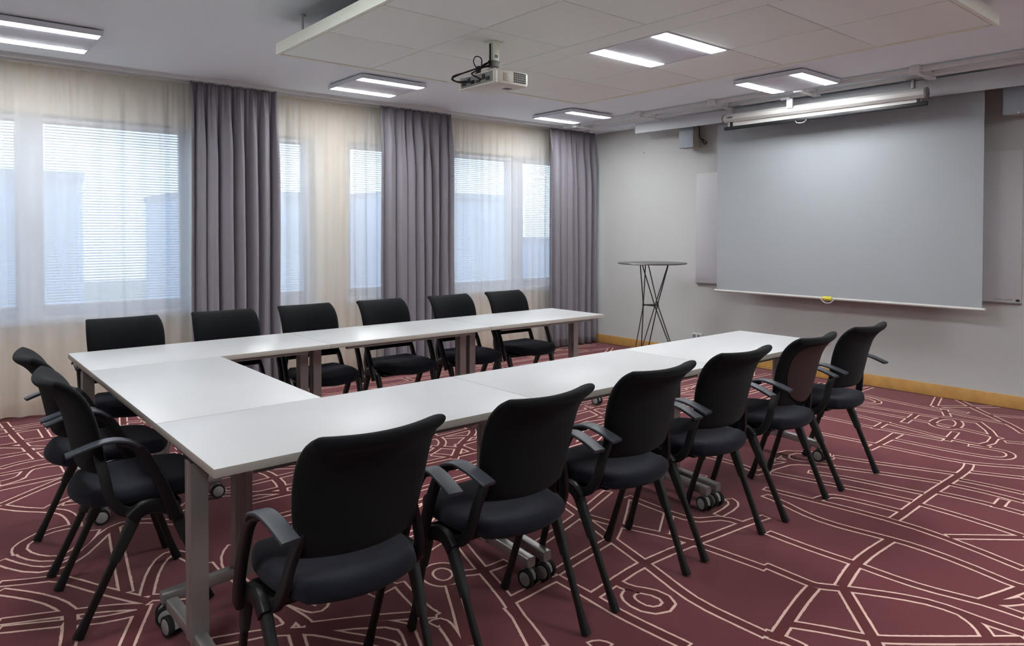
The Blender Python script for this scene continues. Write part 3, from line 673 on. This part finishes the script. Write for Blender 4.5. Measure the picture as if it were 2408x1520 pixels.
def make_table(x0, x1, y0, y1, label, seed, group='white folding conference tables on castors'):
    lx, ly = x1-x0, y1-y0; rz = 0
    if ly > lx: lx, ly = ly, lx; rz = math.pi/2
    t = thing('conference_table', label, 'table', ((x0+x1)/2, (y0+y1)/2, 0), rz, group)
    g = random.Random(seed); H = .72
    bm = bmesh.new(); v_ = bevel_box(bm, -lx/2+.0012, lx/2-.0012, -ly/2+.0012, ly/2-.0012, H-.026, H, b=.0015)
    for f in bm.faces:
        f.normal_update()
        if abs(f.normal.z) < .5: f.material_index = 1
    build('tabletop', bm, ['white', 'edge'], t, 40)
    for s in (-1, 1):
        xc = s*(lx/2-.042)
        bm = bmesh.new(); pr = [(-.0255, -.031), (.0255, -.031), (.0255, -.012), (.0225, -.010), (.0225, .010), (.0255, .012), (.0255, .031), (-.0255, .031), (-.0255, .012), (-.0225, .010), (-.0225, -.010), (-.0255, -.012)]
        sweep(bm, [(xc, 0, .10), (xc, 0, .664)], [(a, b_) for a, b_ in pr], Vector((1, 0, 0)))
        build('column', bm, 'alu', t, 30)
        bm = bmesh.new(); yl = ly/2-.022
        sweep(bm, smooth_path([(xc, -yl, .100), (xc, -yl+.04, .102), (xc, -.10, .112), (xc, 0, .115), (xc, .10, .112), (xc, yl-.04, .102), (xc, yl, .100)], 3), rrect(.040, .040, .008), Vector((1, 0, 0)))
        build('foot', bm, 'alu', t, 30)
        for q in (-1, 1): caster(t, xc, q*(yl-.032), g.uniform(-.28, .28)+(0 if q < 0 else math.pi))
        bm = bmesh.new(); bevel_box(bm, xc-.028, xc+.028, -.16, .16, .676, .6935, b=.003); bevel_box(bm, xc-s*.05-.03, xc-s*.05+.03, -.035, .035, .645, .69, b=.004)
        bevel_box(bm, xc-s*.10-.025, xc-s*.10+.025, ly/2-.10, ly/2-.03, .668, .6935, b=.003)
        build('tilt_bracket', bm, 'black', t, 40)
    bm = bmesh.new(); bevel_box(bm, -lx/2+.09, lx/2-.09, -.022, .022, .645, .688, b=.004); build('beam', bm, 'alu', t, 40)
    for q in (-1, 1):
        bm = bmesh.new(); bevel_box(bm, -lx/2+.12, lx/2-.12, q*(ly/2-.045)-.012, q*(ly/2-.045)+.012, .674, .6938)
        build('edge_rail', bm, 'alu', t)
    return t
YA, YB, YC, YD = 1.995, 2.602, 3.802, 4.409
make_table(.617, 1.840, YA, YB, 'white conference table nearest the camera, first of the near row', 1)
make_table(1.840, 3.001, YA, YB, 'white conference table in the middle of the near row', 2)
make_table(3.001, 4.162, YA, YB, 'white conference table at the far end of the near row', 3)
make_table(.617, 1.216, YB+.0005, YC-.0005, 'white conference table at the left end joining the two rows', 4)
make_table(.617, 1.835, YC, YD, 'white conference table of the window row, nearest the left corner', 5)
make_table(1.835, 3.020, YC, YD, 'white conference table in the middle of the window row', 6)
make_table(3.020, 4.158, YC, YD, 'white conference table at the far end of the window row, near the curtains', 7)

# ------------------------------------------------------------------ chairs
def squircle(a, b, k): return a*math.sqrt(1-k*b*b/2), b*math.sqrt(1-k*a*a/2)
def pad(name, S, th, mk, parent, n=22, k=.42, pw=7):
    """closed cushion: S(u, v) -> centre point, th = half thickness"""
    bm = bmesh.new(); G = {}
    def P(u, v): return Vector(S(u, v))
    for side in (1, -1):
        for i in range(n+1):
            for j in range(n+1):
                a = math.sin((i/n*2-1)*math.pi/2); b = math.sin((j/n*2-1)*math.pi/2)
                edge = i in (0, n) or j in (0, n)
                if edge and side == -1: G[(side, i, j)] = G[(1, i, j)]; continue
                u, v = squircle(a, b, k)
                p = P(u, v); e = 1e-3
                du = P(u+e, v)-P(u-e, v); dv = P(u, v+e)-P(u, v-e); nn = du.cross(dv).normalized()
                q = max(abs(a), abs(b)); r = math.sqrt(max(0, 1-q**pw))
                G[(side, i, j)] = bm.verts.new(p+nn*side*th*r)
        for i in range(n):
            for j in range(n):
                bm.faces.new([G[(side, *q)] for q in ((i, j), (i+1, j), (i+1, j+1), (i, j+1))])
    return build(name, bm, mk, parent, 180)
PROF = [(-.162, .522), (-.172, .582), (-.184, .645), (-.198, .712), (-.222, .782), (-.262, .833), (-.308, .858)]
def prof(t):
    t = max(-.02, min(1.02, t)); s = t*(len(PROF)-1); i = max(0, min(len(PROF)-2, int(math.floor(s)))); f = s-i
    p0 = PROF[max(i-1, 0)]; p1 = PROF[i]; p2 = PROF[i+1]; p3 = PROF[min(i+2, len(PROF)-1)]
    return [.5*((2*p1[q])+(-p0[q]+p2[q])*f+(2*p0[q]-5*p1[q]+4*p2[q]-p3[q])*f*f+(-p0[q]+3*p1[q]-3*p2[q]+p3[q])*f**3) for q in (0, 1)]
def S_back(u, v):
    t = (v+1)/2; y, z = prof(t); hw = .180+.022*math.sin(min(1, t*1.15)*math.pi*.60)
    wing = .052*u*u
    return (u*hw, y+wing*(1-.25*t), z+.012*u*u*t)
def S_seat(u, v):
    hw = .212-.012*v*v
    return (u*hw, .028+v*.235, .434+.010*abs(u)**3-.014*max(0, v)**4-.006*math.cos(u*1.5)*1+(.006 if v < -.5 else 0))
def make_chair():
    t = thing('conference_chair', 'x', 'chair', (0, 0, 0))
    pad('seat', S_seat, .032, 'fabblue', t, 20, .72, 11)
    pad('backrest', S_back, .022, 'fabric', t, 24, .22)
    bm = bmesh.new(); bevel_box(bm, -.205, .205, -.05, .12, .376, .396, b=.006); bevel_box(bm, -.13, .13, -.09, .17, .386, .404, b=.004)
    build('seat_frame', bm, 'black', t, 40)
    for s in (-1, 1):
        # upright that carries the backrest
        bm = bmesh.new()
        sweep(bm, smooth_path([(s*.205, .07, .392), (s*.212, -.01, .388), (s*.210, -.075, .402), (s*.203, -.112, .455), (s*.190, -.124, .52), (s*.172, -.134, .575), (s*.160, -.140, .61)], 4), rrect(.020, .034, .005), Vector((1, 0, 0)))
        build('back_upright', bm, 'black', t, 40)
        # rear and front leg with plastic sleeve and glide
        for nm, P0, P1 in (('rear', (.226, -.030, .398), (.212, -.205, .020)), ('front', (.226, .085, .385), (.212, .205, .020))):
            A = Vector((s*P0[0], P0[1], P0[2])); B = Vector((s*P1[0], P1[1], P1[2]))
            bm = bmesh.new(); sweep(bm, [A, B], rrect(.018, .027, .006), Vector((1, 0, 0))); lg = build('leg', bm, 'blackmetal', t, 40)
            bm = bmesh.new(); fr = .42 if nm == 'rear' else .34
            sweep(bm, [A.lerp(B, -.02), A.lerp(B, .05), A.lerp(B, fr*.8), A.lerp(B, fr)], rrect(.029, .044, .009), Vector((1, 0, 0)), scales=[.8, 1.0, .86, .80])
            build('leg_sleeve', bm, 'sleeve', lg, 40)
            bm = bmesh.new(); d = (B-A).normalized()
            sweep(bm, [B-d*.055, B-d*.02, Vector((B.x, B.y+(-.008 if nm == 'rear' else .008), .0042))], rrect(.021, .031, .007), Vector((1, 0, 0)), scales=[.88, 1.0, 1.14])
            build('glide', bm, 'black', lg, 40)
        bm = bmesh.new()
        sweep(bm, smooth_path([(s*.232, -.055, .375), (s*.232, -.02, .402), (s*.232, .03, .402), (s*.232, .095, .375)], 4), rrect(.030, .050, .010), Vector((1, 0, 0)))
        build('knuckle', bm, 'black', t, 40)
        # armrest: blade-like post rising, bending back into the pad
        pts = smooth_path([(s*.252, .085, .355), (s*.258, .055, .44), (s*.260, .018, .53), (s*.259, -.020, .605), (s*.257, -.055, .640), (s*.254, -.10, .655)], 5)
        n_ = len(pts); sc = [(.95, 1.25-.55*i/(n_-1)) for i in range(n_)]
        bm = bmesh.new(); sweep(bm, pts, rrect(.026, .036, .008), Vector((1, 0, 0)), scales=sc); ar = build('armrest', bm, 'black', t, 40)
        pts = smooth_path([(s*.258, -.032, .628), (s*.256, -.060, .651), (s*.252, -.11, .664), (s*.247, -.17, .656), (s*.240, -.246, .632)], 5)
        n_ = len(pts); sc = [(.7+.3*min(1, i/6), 1) for i in range(n_)]
        bm = bmesh.new(); sweep(bm, pts, rrect(.050, .011, .004), Vector((1, 0, 0)), scales=sc); build('arm_pad', bm, 'armpad', ar, 40)
    return t
M['armpad'] = mat('arm_pad_plastic', (54, 58, 64), .5, spec=.4)
proto = make_chair()
NEAR = [('black armchair nearest the camera, first of the near row', .915, 1.86, 0), ('black armchair second from the camera in the near row', 1.51, 1.865, .02),
        ('black armchair third from the camera in the near row', 2.126, 1.905, .0), ('black armchair fourth from the camera in the near row', 2.708, 1.92, -.02),
        ('black armchair with exposed brown back panel, fifth of the near row', 3.335, 1.925, .03), ('black armchair at the far end of the near row, by the front wall', 3.943, 1.935, 0)]
LEFT = [('black armchair at the left table end, closer to the camera', .615, 2.946, -math.pi/2), ('black armchair at the left table end, nearer the window', .61, 3.514, -math.pi/2)]
FAR = [('black armchair of the window row nearest the left table corner', .925, 4.36, math.pi), ('second black armchair from the left in the window row, before the first grey curtain', 1.485, 4.36, math.pi-.03),
       ('third black armchair from the left in the window row', 2.045, 4.38, math.pi+.0), ('fourth black armchair from the left in the window row', 2.63, 4.37, math.pi+.03),
       ('fifth black armchair from the left in the window row, before the middle grey curtain', 3.23, 4.36, math.pi+.0), ('black armchair at the right end of the window row', 3.80, 4.37, math.pi)]
first = True
for lab, x, y, rz in NEAR+LEFT+FAR:
    c = proto if first else copy_tree(proto); first = False
    c.location = (x, y, 0); c.rotation_euler = (0, 0, rz); c['label'] = lab; c['category'] = 'chair'
    c['group'] = 'black conference armchairs around the tables'
    if 'brown' in lab:
        def S_shell(u, v):
            p = Vector(S_back(u*.80, v*.84-.04)); return (p.x, p.y-.0235, p.z-.004)
        pad('back_panel', S_shell, .004, 'brown', c, 16, .85)['label'] = 'exposed brown back panel'
